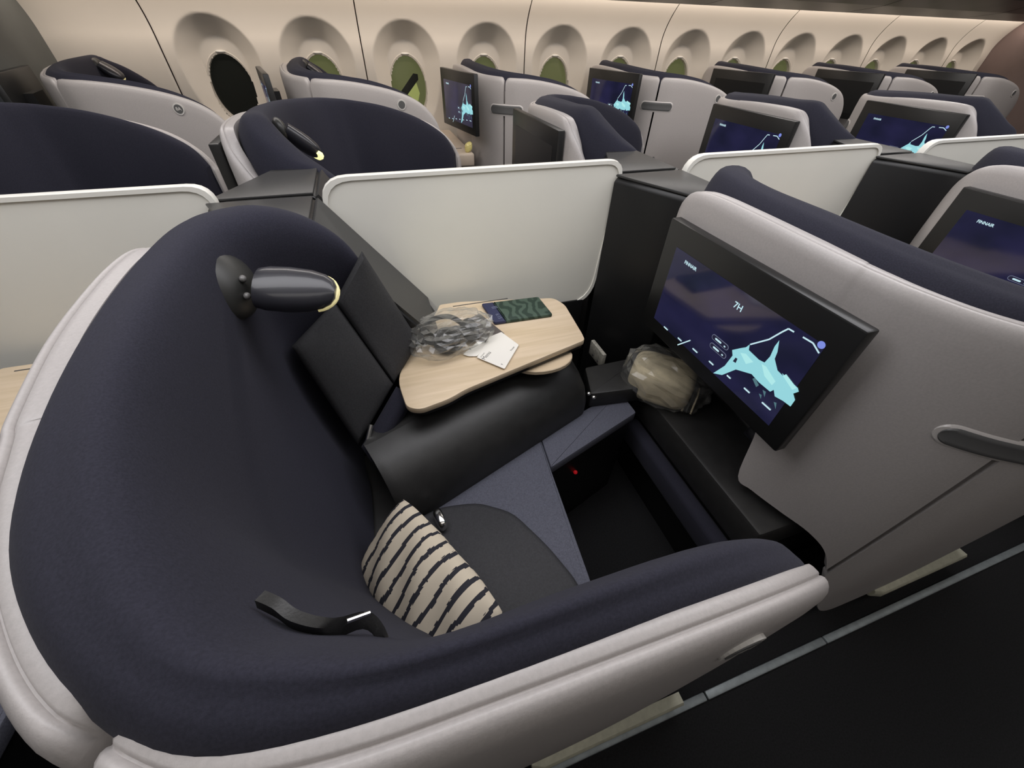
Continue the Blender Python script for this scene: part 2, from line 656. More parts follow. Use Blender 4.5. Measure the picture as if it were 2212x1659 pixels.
# floor seat track, in lengths
tr = None
xs = [-1.6, -0.5, 0.62, 1.07, 2.2, 3.4, 4.6, 5.8, 7.1]
for k in range(len(xs) - 1):
    v, f = bevel_vf(*box_vf(xs[k] + 0.002, xs[k + 1] - 0.002, 0.000, 0.021, 0.0, 0.012), 0.004)
    if tr is None:
        tr = structure(mesh_obj('trim_2', v, f, 'track_metal'))
    else:
        mesh_obj('track_length', v, f, 'track_metal', tr)
v, f = box_vf(-1.6, 7.1, 2.52, 2.545, 0, 0.012)
structure(mesh_obj('trim_3', v, f, 'track_metal', smooth=False))

# ------------------------------------------------------------------ seat builder
YD = 2.4            # mirror: y -> YD - y
PITCH = 1.15
# plan of the shell's outer face, from the aisle-side tip round the back to the divider side: x, y, rim height, foot height
PATH = [(.476, .062, .850, .70), (.458, .050, .885, .62), (.42, .041, .928, .50), (.35, .034, .980, .30), (.27, .030, 1.015, .10), (.16, .028, 1.045, .07),
        (.02, .028, 1.070, .07), (-.09, .031, 1.082, .07), (-.165, .045, 1.085, .14), (-.222, .078, 1.086, .30), (-.268, .114, 1.088, .42),
        (-.308, .162, 1.09, .47), (-.346, .225, 1.092, .485), (-.376, .300, 1.096, .49), (-.388, .345, 1.099, .50), (-.395, .372, 1.101, .67), (-.402, .40, 1.104, .69), (-.418, .52, 1.112, .69),
        (-.424, .64, 1.116, .69), (-.424, .74, 1.116, .69), (-.420, .81, 1.108, .69), (-.408, .856, 1.085, .69), (-.380, .888, 1.045, .69),
        (-.340, .904, .985, .69), (-.300, .912, .92, .69)]
P4 = [Vector(p) for p in PATH]
SM = catmull([p.copy() for p in P4], 5)


def transform(kind):
    dz = {'H': 0.0, 'D': 0.045, 'A': 0.085}[kind]

    def T(p):
        x, y, z = p
        z = z + dz * min(1.0, max(0.0, (z - 0.55) / 0.4)) * (1 - .8 * min(1.0, max(0.0, (y - .80) / .12)))
        if kind == 'D':
            y = YD - y
        if kind == 'A':
            y = y + 2.86
        return Vector((x, y, z))
    return T


def path_frame(i, arr):
    a, b = arr[max(i - 1, 0)], arr[min(i + 1, len(arr) - 1)]
    t = Vector((b[0] - a[0], b[1] - a[1]))
    t.normalize()
    return Vector((t.y, -t.x))      # points into the seat


def shell_part(name, i0, i1, T, parent, org, flip, seam0=False, seam1=False):
    prof_top = [(-.006, -.16), (-.0055, -.06), (-.004, -.026), (-.002, -.015), (.0018, -.0065), (.0062, -.0012), (.0105, .0004), (.0132, -.0012), (.0145, -.0042),
                (.0160, -.0042), (.0172, -.0010), (.0188, .0002), (.026, .0006), (.040, -.001), (.042, -.008), (.042, -.05)]
    nz = 5
    V = []
    idx = list(range(i0, i1 + 1))
    wing = [min(1.0, max(0.0, (-SM[i][0] - .12) / .2)) for i in range(len(SM))]
    for i in idx:
        p = SM[i]
        n = path_frame(i, SM)
        top, bot = p[2], p[3]
        dd = 0
        if seam0:
            s = (Vector(SM[i][:2]) - Vector(SM[i0][:2])).length
            dd = max(dd, max(0, 0.02 - s) ** 2 * 40)
        if seam1:
            s = (Vector(SM[i][:2]) - Vector(SM[i1][:2])).length
            dd = max(dd, max(0, 0.02 - s) ** 2 * 40)
        top -= dd
        sect = []
        t0 = top - .16
        for k in range(nz):
            u = k / nz
            zz = bot + (t0 - bot) * u
            sect.append((-.006 + .010 * (1 - u) ** 2, zz))
        for d, h in prof_top:
            if d > .03:
                d += .002 * wing[i] - .010 * (1 - wing[i])
            sect.append((d, top + h))
        sect.append((.026, bot + .01))
        sect.append((.026, bot))
        for d, z in sect:
            V.append(T((p[0] + n.x * d, p[1] + n.y * d, z)))
    ns = nz + len(prof_top) + 2
    FF = grid_faces(len(idx), ns, 0, True)
    FF.append(tuple(range(ns)))
    m = (len(idx) - 1) * ns
    FF.append(tuple(range(m + ns - 1, m - 1, -1)))
    o = mesh_obj(name, V, FF, 'shell_grey', parent, org, flip=flip)
    o.data.set_sharp_from_angle(angle=math.radians(62))
    return o


# padding cross-sections: outer, crest, inner crest, middle, low
ST = [
    [(.455, .066, .850), (.445, .082, .866), (.430, .104, .850), (.42, .13, .72), (.415, .14, .47)],
    [(.40, .060, .925), (.395, .082, .942), (.385, .112, .922), (.38, .145, .75), (.38, .155, .47)],
    [(.28, .055, .995), (.275, .076, 1.016), (.27, .110, .995), (.265, .160, .78), (.265, .18, .47)],
    [(.12, .050, 1.038), (.12, .070, 1.062), (.115, .098, 1.044), (.11, .168, .78), (.11, .195, .47)],
    [(-.04, .050, 1.064), (-.035, .068, 1.088), (-.03, .093, 1.066), (-.025, .168, .78), (-.02, .22, .47)],
    [(-.155, .062, 1.073), (-.130, .082, 1.100), (-.10, .111, 1.072), (-.075, .195, .78), (-.06, .26, .47)],
    [(-.223, .102, 1.076), (-.195, .115, 1.106), (-.155, .137, 1.076), (-.130, .235, .78), (-.10, .30, .47)],
    [(-.288, .172, 1.080), (-.256, .182, 1.112), (-.205, .206, 1.081), (-.180, .285, .78), (-.135, .34, .47)],
    [(-.338, .260, 1.085), (-.298, .272, 1.118), (-.245, .29, 1.088), (-.228, .34, .78), (-.16, .38, .47)],
    [(-.368, .383, 1.09), (-.328, .39, 1.126), (-.272, .395, 1.094), (-.252, .425, .78), (-.172, .45, .47)],
    [(-.384, .54, 1.095), (-.342, .54, 1.134), (-.283, .54, 1.098), (-.262, .55, .78), (-.168, .54, .47)],
    [(-.383, .69, 1.097), (-.344, .69, 1.138), (-.282, .68, 1.10), (-.265, .68, .80), (-.168, .65, .47)],
    [(-.370, .805, 1.090), (-.330, .80, 1.142), (-.268, .765, 1.10), (-.268, .785, .80), (-.178, .73, .47)],
    [(-.338, .875, 1.075), (-.302, .868, 1.140), (-.240, .815, 1.10), (-.255, .85, .80), (-.18, .79, .47)],
    [(-.265, .935, 1.050), (-.240, .915, 1.132), (-.188, .86, 1.09), (-.20, .885, .80), (-.15, .84, .47)],
    [(-.175, .962, 1.005), (-.165, .942, 1.098), (-.130, .892, 1.055), (-.14, .91, .80), (-.10, .87, .47)],
    [(-.105, .955, .95), (-.098, .938, 1.040), (-.078, .905, 1.005), (-.085, .92, .80), (-.06, .89, .47)],
    [(-.060, .945, .88), (-.060, .935, .965), (-.050, .915, .935), (-.05, .925, .80), (-.04, .90, .47)],
]


def padding(T, parent, org, flip):
    cols = []
    for si, s in enumerate(ST):
        pts = [Vector(p) for p in s]
        if flip and si >= 13:       # the wing beside the divider is a little lower on this side
            for q in pts[:3]:
                q.z -= .02 if si == 13 else .045
        pts = [pts[0] + Vector((0, 0, -.06)), pts[0]] + pts[1:]
        cols.append(catmull(pts, 6))
    nv = len(cols[0])
    rows = [catmull([c[j] for c in cols], 6) for j in range(nv)]
    nu = len(rows[0])
    V = []
    for i in range(nu):
        for j in range(nv):
            V.append(T(rows[j][i]))
    FF = grid_faces(nu, nv)
    # close the front ends
    o = mesh_obj('padded_backrest', V, FF + [tuple(reversed(range(nv))), tuple(range((nu - 1) * nv, nu * nv))], 'navy_fabric', parent, org, flip=not flip)
    o.data.set_sharp_from_angle(angle=math.radians(80))
    return o


def quad_slab(pts, th, m, name, parent, org, T, flip, r=0.012, n=8, label=None):
    """a rounded pad on four corners (counter-clockwise seen from its face), th = thickness behind the face"""
    p = [Vector(q) for q in pts]
    nrm = (p[1] - p[0]).cross(p[3] - p[0]).normalized()
    V = []
    us = [0, .012, .04, .1] + [.1 + .8 * k / n for k in range(1, n)] + [.9, .96, .988, 1]
    N = len(us)
    for a in us:
        for b in us:
            q = (p[0] * (1 - a) + p[1] * a) * (1 - b) + (p[3] * (1 - a) + p[2] * a) * b
            da = min(a, 1 - a) * (p[1] - p[0]).length
            db = min(b, 1 - b) * (p[3] - p[0]).length
            d = min(da, db)
            h = -r * (1 - min(1, d / r)) ** 2 + 0.006 * min(1, d / 0.05)
            V.append(T(q + nrm * h))
    FF = grid_faces(N, N)
    # skirt to the back
    ring = [i * N for i in range(N)] + [(N - 1) * N + j for j in range(1, N)] + [i * N + N - 1 for i in range(N - 2, -1, -1)] + [j for j in range(N - 2, 0, -1)]
    base = len(V)
    for i in ring:
        a, b = us[i // N], us[i % N]
        q = (p[0] * (1 - a) + p[1] * a) * (1 - b) + (p[3] * (1 - a) + p[2] * a) * b
        V.append(T(q - nrm * th))
    m_ = len(ring)
    for k in range(m_):
        k2 = (k + 1) % m_
        FF.append((ring[k], base + k, base + k2, ring[k2]))
    FF.append(tuple(base + k for k in range(m_)))
    return mesh_obj(name, V, FF, m, parent, org, flip=not flip, label=label)


# active picture and casing of the big monitor, measured on its front plane
XM = 0.735
A_TL, A_BL, A_BR = at(1463.5, 544, x=XM), at(1413.6, 705, x=XM), at(1684, 910, x=XM)
MC = Vector((XM, .590, .880))
MW, MH = 0.550, 0.324


def uv(px, py):
    p = at(px, py, x=XM - 0.0005)
    return (MC.y - p.y, p.z - MC.z)       # right as the passenger sees it, up


def monitor(parent, org, C, kind, yaw=0.0):
    """a screen facing the passenger behind; u runs to the passenger's right (-y)"""
    cy, sy = math.cos(yaw), math.sin(yaw)
    U = Vector((sy, -cy, 0))
    Wv = Vector((0, 0, 1))
    Nn = Vector((-cy, -sy, 0))
    C = Vector(C)

    def P(u, w, d=0.0):
        return C + U * u + Wv * w + Nn * d
    hw, hh = MW / 2, MH / 2
    # casing: bevelled slab with raised rim and a mount behind
    V = [P(a * hw, b * hh, d) for d in (0, -.030) for a, b in ((-1, -1), (1, -1), (1, 1), (-1, 1))]
    FF = [(0, 1, 2, 3), (7, 6, 5, 4), (0, 4, 5, 1), (1, 5, 6, 2), (2, 6, 7, 3), (3, 7, 4, 0)]
    vf = bevel_vf(V, FF, 0.005, 2)
    case = mesh_obj('monitor', *vf, 'bezel', parent, org)
    V = [P(a * .09, b * .07, d) for d in (-.028, -.07) for a, b in ((-1, -1), (1, -1), (1, 1), (-1, 1))]
    mesh_obj('monitor_mount', V, FF, 'black_plastic', case, org, smooth=False)
    # picture
    u0, u1 = -.222, .232
    w0, w1 = -.119, .103
    V = [P(u0, w0, .0006), P(u1, w0, .0006), P(u1, w1, .0006), P(u0, w1, .0006)]
    mesh_obj('screen', V, [(0, 1, 2, 3)], 'screen_glass', case, org, smooth=False)

    def flat(name, polys, m, d):
        for q in polys:
            VV = [P(a, b, d) for a, b in q]
            GG = []
            for t in poly_tris(q):
                a, b, c = [Vector(q[i]) for i in t]
                cr = (b.x - a.x) * (c.y - a.y) - (b.y - a.y) * (c.x - a.x)
                GG.append(tuple(t if cr > 0 else reversed(t)))
            mesh_obj(name, VV, GG, m, case, org, smooth=False)

    def pill(c, l, h, k=6):
        r = h / 2
        out = []
        for s, a0 in ((1, -90), (-1, 90)):
            for j in range(k + 1):
                a = math.radians(a0 + 180 * j / k)
                out.append((c[0] + s * (l / 2 - r) + r * math.cos(a), c[1] + r * math.sin(a)))
        return out
    g = lambda *pts: [uv(*p) for p in pts]
    k_ = 1.0
    land = [g((1541, 806), (1566, 790), (1583, 768), (1582, 756), (1600, 752), (1612, 750), (1620, 744), (1618, 756), (1640, 777), (1652, 783), (1664, 770), (1674, 748), (1684, 735), (1680, 760),
              (1674, 775), (1680, 800), (1686, 806), (1692, 812), (1690, 806), (1724, 838), (1726, 846), (1714, 850), (1718, 864), (1708, 878), (1692, 866), (1674, 856), (1672, 842),
              (1664, 846), (1640, 826), (1624, 808), (1590, 798), (1560, 810))]
    flat('screen_map', land, 'ui_cyan', .0012)
    flat('screen_map_detail', [g((1692, 812), (1699, 808), (1722, 838), (1712, 842)), g((1646, 786), (1656, 792), (1676, 824), (1668, 832), (1652, 812)), g((1600, 762), (1612, 764), (1628, 782), (1612, 786))], 'ui_pale_land', .0016)
    flat('screen_map_lake', [g((1584, 780), (1590, 772), (1594, 775), (1590, 784))], 'ui_deep', .0018)
    flat('screen_map_coast', [g((1626, 818), (1632, 816), (1640, 832), (1634, 836)), g((1648, 842), (1655, 846), (1652, 858)), g((1640, 850), (1646, 853), (1644, 862)), g((1672, 868), (1678, 870), (1676, 884))], 'ui_shade', .0014)
    ribbon = []
    for (a, b) in (((1621, 744), (1662, 733)), ((1662, 733), (1690, 717)), ((1690, 717), (1704, 710)), ((1704, 710), (1716, 717)), ((1735, 728), (1757, 741)), ((1757, 741), (1770, 763)), ((1464, 745), (1492, 735))):
        pa, pb = Vector(uv(*a)), Vector(uv(*b))
        n = Vector((-(pb - pa).y, (pb - pa).x)).normalized() * .0016
        ribbon.append([tuple(pa - n), tuple(pb - n), tuple(pb + n), tuple(pa + n)])
    flat('screen_route', ribbon, 'ui_pale', .0014)
    b1, b2 = uv(1556, 739), uv(1551, 757)
    flat('screen_button', [pill(b1, .058, .0150), pill(b2, .058, .0150)], 'ui_outline', .0013)
    flat('screen_button_face', [pill(b1, .055, .0122), pill(b2, .055, .0122)], 'ui_deep', .0016)
    bars = []
    for (px, py, l) in ((1439, 709, .020), (1469, 733, .018), (1502, 757, .021), (1537, 784, .018), (1575, 814, .014), (1614, 843, .019), (1656, 877, .026)):
        bars.append(pill(uv(px, py), l, .0042, 4))
    for c in (b1, b2):
        bars.append(pill((c[0] - .006, c[1]), .022, .0050, 4))
        bars.append(pill((c[0] + .017, c[1] - .001), .006, .0040, 4))
    flat('screen_caption', bars, 'ui_pale', .0019)
    flat('screen_dot', [[(uv(1775, 745)[0] + .0075 * math.cos(a * math.pi / 8), uv(1775, 745)[1] + .0075 * math.sin(a * math.pi / 8)) for a in range(16)]], 'ui_dot', .0014)
    q = uv(1492, 574)
    text_mesh('FINNAIR', .0125, P(q[0], q[1], .0015), U, Wv, 'ui_pale', 'screen_logo', case, org, bold=.0003)
    if kind:
        q = uv(1595, 663)
        text_mesh(kind, .0215, P(q[0], q[1], .0015), U, Wv, 'ui_pale', 'screen_seat_number', case, org, bold=.0003)
    return case


def reading_lamp(T, parent, org, base, tip, tipmat, flip, up=(0, 0, 1), kind='H'):
    b, t = T(base), T(tip)
    ax = (t - b).normalized()
    upv = Vector(up)
    side = ax.cross(upv).normalized()
    upv = side.cross(ax).normalized()
    # low black dome on the backrest that carries the lamp
    big = 1.0 if kind == 'H' else .55
    nrm = Vector((.93, .30 if flip else -.30, .20)).normalized()
    a1 = nrm.cross(Vector((0, 1, 0))).normalized()
    a2 = nrm.cross(a1)
    v, f = ellipsoid_vf(b - ax * .004, a1 * .060 * big, a2 * .062 * big, nrm * .034 * big, 28, 12)
    sock = mesh_obj('lamp_socket', v, f, 'socket_grey', parent, org)
    if kind == 'H':
        for k, (p1, p2) in enumerate(((.012, .0), (-.012, .018))):
            v, f = ellipsoid_vf(b + nrm * .032 + a1 * p1 + a2 * p2, (.006, 0, 0), (0, .008, 0), (0, 0, .006), 10, 6)
            mesh_obj('joint_pin', v, f, 'lamp_grey', sock, org)
    # bullet-shaped head, a light and a dark half
    L = (t - b).length
    secs = [(.27, .038), (.36, .042), (.55, .043), (.75, .040), (.88, .033), (.95, .024), (.985, .012)]
    if kind != 'H':
        secs = [(.04, .036)] + secs[1:]
    n = 20
    V = []
    for s, r in secs:
        for k in range(n):
            an = 2 * math.pi * k / n
            V.append(b + ax * L * s + (side * math.cos(an) * r * 1.0 + upv * math.sin(an) * r * .62) + upv * .006)
    FF = grid_faces(len(secs), n, 0, True)
    FF.append(tuple(range(n)))
    FF.append(tuple(range(len(secs) * n - 1, (len(secs) - 1) * n - 1, -1)))
    head = mesh_obj('lamp_head', V, FF, 'lamp_navy', parent, org)
    cpts = []
    for k in range(13):
        an = math.radians(-75 + 150 * k / 12)
        cpts.append(b + ax * L * (.78 + .205 * math.cos(an)) + side * .036 * math.sin(an))
    tv, tf = tube_vf(cpts, [(.002 + .0035 * math.cos(math.radians(-75 + 150 * k / 12))) * (2.2 if tipmat == 'lamp_tip_lit' else 1) for k in range(13)], 8)
    mesh_obj('lamp_tip', tv, tf, tipmat, head, org)
    return head


def handle(T, parent, org, i0, i1, z, flip):
    """oblong pull on the seam: pale rim, dark dished slot"""
    for (nm, hh, d0, m, ex) in (('handle_rim', .027, -.0088, 'shell_edge', 0.0), ('door_handle', .0215, -.0118, 'dark_slot', .008)):
        idx = list(range(i0, i1 + 1))
        L = [0]
        for a, b in zip(idx, idx[1:]):
            L.append(L[-1] + (Vector(SM[b][:2]) - Vector(SM[a][:2])).length)
        tot = L[-1] - 2 * ex
        V = []
        ns_ = 44
        for c in range(ns_ + 1):
            s = tot * (1 - math.cos(math.pi * c / ns_)) / 2
            q = s + ex
            j = max(k for k in range(len(L) - 1) if L[k] <= q + 1e-9)
            t = (q - L[j]) / (L[j + 1] - L[j])
            p = SM[idx[j]].lerp(SM[idx[j + 1]], t)
            n = path_frame(idx[j], SM).lerp(path_frame(idx[j + 1], SM), t).normalized()
            e_ = min(s, tot - s)
            hw = hh * math.sqrt(max(0.0, 1 - (1 - min(1, e_ / hh)) ** 2)) + .0004
            for k in range(9):
                w = -1 + k / 4
                dish = 0.0015 * (1 - w * w) if nm == 'door_handle' else 0
                edge = .004 if k in (0, 8) else 0
                V.append(T((p.x + n.x * (d0 + dish + edge), p.y + n.y * (d0 + dish + edge), z + w * hw)))
        mesh_obj(nm, V, grid_faces(ns_ + 1, 9), m, parent, org, flip=flip)


def seat_parts(kind, lampcfg, mon, number, org, root, tipmat='lamp_tip_off'):
    T = transform(kind)
    flip = kind == 'D'
    ns = len(SM) - 1
    seam = 46
    shell_part('side_panel', 0, seam, T, root, org, flip, seam1=True)
    sp = shell_part('rear_panel', seam + 1, ns, T, root, org, flip, seam0=True)
    handle(T, root, org, seam - 9, seam + 9, .885 if kind == 'H' else .925, flip)
    pad = padding(T, root, org, flip)
    # inner side cushion in two pads with a navy front edge
    m1, m2 = (-.138, .868, .925), (-.052, .800, .700)
    B1, B2, B3, B4 = (-.055, .905, 1.020), (.036, .907, .745), (-.169, .704, .600), (-.250, .815, .855)
    E1, E2 = (-.147, .657, .585), (-.016, .757, .690)

    def lift(p, k):
        return (p[0] * (1 - .012 * k), p[1] * (1 - .012 * k), p[2] + (1.4 - p[2]) * .012 * k)
    quad_slab([lift(m1, 1), lift(m2, 1), lift(B2, 1), lift(B1, 1)], .03, 'bolster_fabric', 'side_cushion', root, org, T, flip)
    quad_slab([lift(B4, 1.6), lift(B3, 1.6), lift(m2, 1), lift(m1, 1)], .045, 'bolster_fabric', 'side_cushion', root, org, T, flip)
    c = quad_slab([lift(B3, 1.2), lift(E1, 1.2), lift(E2, 1), lift(m2, .8)], .03, 'navy_fabric', 'side_cushion_edge', root, org, T, flip)
    v, f = tube_vf([T((-.124, .714, .660)), T((-.146, .678, .625))], .0055, 8)
    mesh_obj('metal_tag', v, f, 'chrome', c, org)
    # seat base, cushion with its strip beside the console, seat pan
    poly = [(-.20, .21), (.29, .20), (.305, .273), (.333, .585), (.345, .70), (-.02, .57), (-.21, .50)]
    v, f = prism_vf(round_poly(poly, .008, 3), .412, .45, .005)
    mesh_obj('cushion', [T(p) for p in v], f, 'cushion_fabric', root, org, flip=flip)
    poly = [(.336, .592), (.70, .715), (.70, .83), (.50, .765), (.347, .70)]
    v, f = prism_vf(round_poly(poly, .008, 3), .412, .4495, .005)
    mesh_obj('cushion_strip', [T(p) for p in v], f, 'cushion_fabric', root, org, flip=flip)
    poly = [(-.20, .20), (.268, .205), (.270, .27), (.235, .37), (.18, .48), (.10, .535), (.0, .552), (-.20, .50)]
    v, f = prism_vf(round_poly(poly, .03, 3), .44, .478, .016, 3)
    mesh_obj('seat_pan', [T(p) for p in v], f, 'seat_pan_fabric', root, org, flip=flip)
    v, f = prism_vf([(-.18, .22), (.28, .22), (.298, .28), (.328, .60), (.328, .69), (-.18, .52)], .0, .413)
    mesh_obj('seat_base', [T(p) for p in v], f, 'black_plastic', root, org, smooth=False, flip=flip)
    v, f = prism_vf([(.328, .600), (.69, .725), (.69, .80), (.328, .69)], .0, .413)
    mesh_obj('foot_well_side', [T(p) for p in v], f, 'black_plastic', root, org, smooth=False, flip=flip)
    # belt slot and buckle
    if kind == 'H':
        pts = [at(572, 1284, z=1.045), at(612, 1304, z=1.035), at(655, 1334, z=1.03), at(725, 1348, z=1.02), at(795, 1330, z=1.00), at(830, 1362, z=.98), at(850, 1420, z=.93)]
        cr = catmull(pts, 4)
        V = []
        for c_i, q in enumerate(cr):
            wd = .003 + .007 * math.sin(math.pi * min(1, c_i / (len(cr) * .7)))
            V += [T(q + Vector((0.001, .002, wd))), T(q + Vector((.0, -.006, -wd))), T(q + Vector((-.006, -.008, -wd))), T(q + Vector((-.006, -.004, wd)))]
        mesh_obj('seat_belt', V, grid_faces(len(cr), 4, 0, True) + [(0, 1, 2, 3), tuple(range(len(V) - 1, len(V) - 5, -1))], 'black_leather', root, org, flip=flip)
        v, f = tube_vf([T(at(748, 1342, z=1.025)), T(at(798, 1324, z=1.012))], .0022, 8)
        mesh_obj('belt_clip', v, f, 'chrome', root, org)
    v, f = ellipsoid_vf(T((-.005, .50, .497)), (.012, .006, 0), (-.007, .028, 0), (0, 0, .020), 16, 8, .7)
    mesh_obj('belt_buckle', v, f, 'chrome', root, org)
    # lamp
    base, tip, up = lampcfg
    reading_lamp(T, root, org, base, tip, tipmat, flip, up, kind)
    # strip at the foot of the aisle side
    V = []
    xs_ = [.09, .12, .2, .3, .4, .48, .515]
    for i, x in enumerate(xs_):
        yy = .020 + (.012 if i == 0 else 0)
        for dy, z in ((-.004, .060), (-.008, .066), (-.008, .090), (-.003, .098), (.02, .098), (.02, .060)):
            V.append(T((x, yy + dy, z)))
    mesh_obj('kick_strip', V, grid_faces(len(xs_), 6, 0, True) + [tuple(range(6)), tuple(range(len(V) - 1, len(V) - 7, -1))], 'strip_cream', root, org, flip=flip)
    v, f = prism_vf([(-.05, .045), (.50, .045), (.50, .16), (-.05, .16)], 0, .30)
    mesh_obj('side_foot', [T(p) for p in v], f, 'black_plastic', root, org, smooth=False, flip=flip)
    # foot rest under the rear panel of this shell (used by the row behind)
    v, f = bevel_vf(*box_vf(-.415, -.02, .20, .80, .33, .45), .012)
    mesh_obj('foot_rest', [T(p) for p in v], f, 'black_leather', root, org, flip=flip)
    v, f = bevel_vf(*box_vf(-.455, -.40, .20, .76, .22, .32), .02, 3)
    mesh_obj('foot_rest_pad', [T(p) for p in v], f, 'navy_fabric', root, org, flip=flip)
    v, f = box_vf(-.40, -.05, .20, .80, 0, .33)
    mesh_obj('foot_well', [T(p) for p in v], f, 'black_plastic', root, org, smooth=False, flip=flip)
    # monitor on the rear panel
    mc, yaw = mon
    monitor(root, org, mc, number, yaw)
    # seat number badge on the aisle side
    bi = min(range(ns), key=lambda i: abs(SM[i][0] - .245) + (5 if SM[i][1] > .1 else 0))
    p = SM[bi]
    zz = p[2] - .055
    yy = p[1] - .0075
    for nm, r, dd, m in (('badge_ring', .025, -.0005, 'badge_white'), ('seat_number_badge', .0195, -.0015, 'dark_slot')):
        V = []
        for k in range(24):
            an = 2 * math.pi * k / 24
            V += [T((p[0] + r * math.cos(an), yy + dd, zz + r * math.sin(an))), T((p[0] + r * math.cos(an), yy + .006, zz + r * math.sin(an)))]
        FF = grid_faces(24, 2) + [(46, 0, 1, 47)] + [tuple(range(0, 48, 2))]
        bd = mesh_obj(nm, V, FF, m, root, org, smooth=False, flip=flip)
    return root


LAMP_H = ((-.278, .742, 1.050), (-.101, .695, 1.035), (-.20, -.50, .85))
LAMP_D = ((-.258, .715, 1.090), (-.165, .690, 1.000), (.2, .3, .9))
LAMP_A = ((-.276, .74, 1.10), (-.187, .74, 1.03), (.3, -.2, .9))
OH = Vector((0.05, .5, 0))
OD = Vector((0.05, YD - .5, 0))
OA = Vector((0.05, 3.36, 0))
# ---------------- middle seats on the near aisle
seat_h = thing('airline_seat', 'navy and grey cabin seat in the foreground with a striped pillow on it', 'seat', OH)
mcl = MC.copy()
mcl.x -= 1.19
mcl.y -= .035
GH = 'seats along the near aisle'
GD = 'middle seats on the far aisle'
GA = 'seats along the window wall'
seat_parts('H', LAMP_H, (mcl, 0.0), '7H', OH, seat_h)
seat_d = thing('airline_seat', 'cabin seat with a lit yellow lamp tip, behind the nearest full white divider', 'seat', OD, GD)
mcd = Vector((mcl.x, YD - .565, .912 + .05))
seat_parts('D', LAMP_D, (mcd, 0.0), None, OD, seat_d, 'lamp_tip_lit')
seat_a = thing('airline_seat', 'window seat of the foreground row, below the second and third windows', 'seat', OA, GA)
mca = Vector((-.505, 3.16, .912 + .12))
seat_parts('A', LAMP_A, (mca, 0.20), None, OA, seat_a)
seat_h['group'] = GH
CM = child_map()


def more(proto, org, k, label, group, dy=0.0, dx=0.0):
    c = copy_tree(proto, CM)
    c.location = org + Vector((PITCH * k + dx, dy, 0))
    c['label'] = label
    c['group'] = group
    return c


s1 = more(seat_h, OH, 1, 'grey shell seat in front whose back holds the large lit monitor facing the foreground seat', GH, .035, .04)
more(seat_h, OH, 2, 'grey shell seat at the right edge with a cropped dark monitor on its back', GH, .035, .05)
more(seat_h, OH, -1, 'seat behind the foreground seat, mostly out of frame at the left edge', GH)
more(seat_d, OD, -1, 'dark navy seat at the left edge behind the cropped white divider', GD)
more(seat_d, OD, 1, 'middle seat whose dark monitor back rises behind the right end of the nearest full divider', GD)
more(seat_d, OD, 2, 'middle seat whose monitor back stands right behind the second full white divider', GD)
more(seat_d, OD, 3, 'farthest middle seat, at the right edge of the photo', GD)
for k, lab in ((-1, 'window seat at upper left with a round white number badge on its side'),
               (1, 'window seat with a portrait looking monitor on its back and an oblong door handle'),
               (2, 'window seat third from the left whose side shows the second oblong handle'),
               (3, 'window seat fourth from the left with a low dark monitor strip at its left'),
               (4, 'window seat fifth from the left along the wall'),
               (5, 'farthest window seat, beside the plum end wall')):
    more(seat_a, OA, k, lab, GA)
# numbers in the badges
for nm, org_, kind, k, s in (('H', OH, 'H', 0, '7H'), ('A', OA, 'A', -1, '8A')):
    pass

# ------------------------------------------------------------------ dividers, towers, consoles


def divider(k, label):
    x = PITCH * k
    org = Vector((x + .32, 1.2, 0))
    root = thing('privacy_divider', label, 'divider', org, 'white dividers between the middle seats')
    pts = [(-.14, .60), (.735, .60), (.770, 1.105), (-.14, 1.105)]
    rp = round_poly(pts, [.05, .10, .055, .075], 6)
    n = len(rp)
    cx_, cz = .32, .86
    V = []
    for dy, sc in ((-.012, 0), (-.014, .006), (.014, .006), (.012, 0)):
        for a, b in rp:
            ex = a - sc * (1 if a > cx_ else -1)
            ez = b - sc * (1 if b > cz else -1)
            V.append((x + (a if sc == 0 else ex), 1.2 + dy, b if sc == 0 else ez))
    # body
    V = []
    for dy in (-.009, .009):
        for a, b in rp:
            V.append((x + a, 1.2 + dy, b))
    FF = [tuple(range(n)), tuple(range(2 * n - 1, n - 1, -1))] + [(i, n + i, n + (i + 1) % n, (i + 1) % n) for i in range(n)]
    mesh_obj('panel', V, FF, 'divider_white', root, org)
    # raised rim along the outline
    ring = []
    inner = []
    for a, b in rp:
        d = Vector((cx_ - a, cz - b))
        ia = a + (.010 if a < cx_ else -.010)
        ib = b + (.010 if b < cz else -.010)
        inner.append((ia, ib))
    V = []
    for i in range(n):
        (a, b), (ia, ib) = rp[i], inner[i]
        for (pa, pb, dy) in ((ia, ib, -.009), (ia, ib, -.0125), (a, b, -.0125), (a + (a - ia) * .15, b + (b - ib) * .15, 0), (a, b, .0125), (ia, ib, .0125), (ia, ib, .009)):
            V.append((x + pa, 1.2 + dy, pb))
    FF = grid_faces(n, 7, 0, False) + [((n - 1) * 7 + j, j, j + 1, (n - 1) * 7 + j + 1) for j in range(6)]
    mesh_obj('rim', V, FF, 'divider_edge', root, org)
    v, f = bevel_vf(*box_vf(x - .10, x + .70, 1.185, 1.215, .30, .62), .006)
    mesh_obj('base_rail', v, f, 'black_plastic', root, org)
    return root


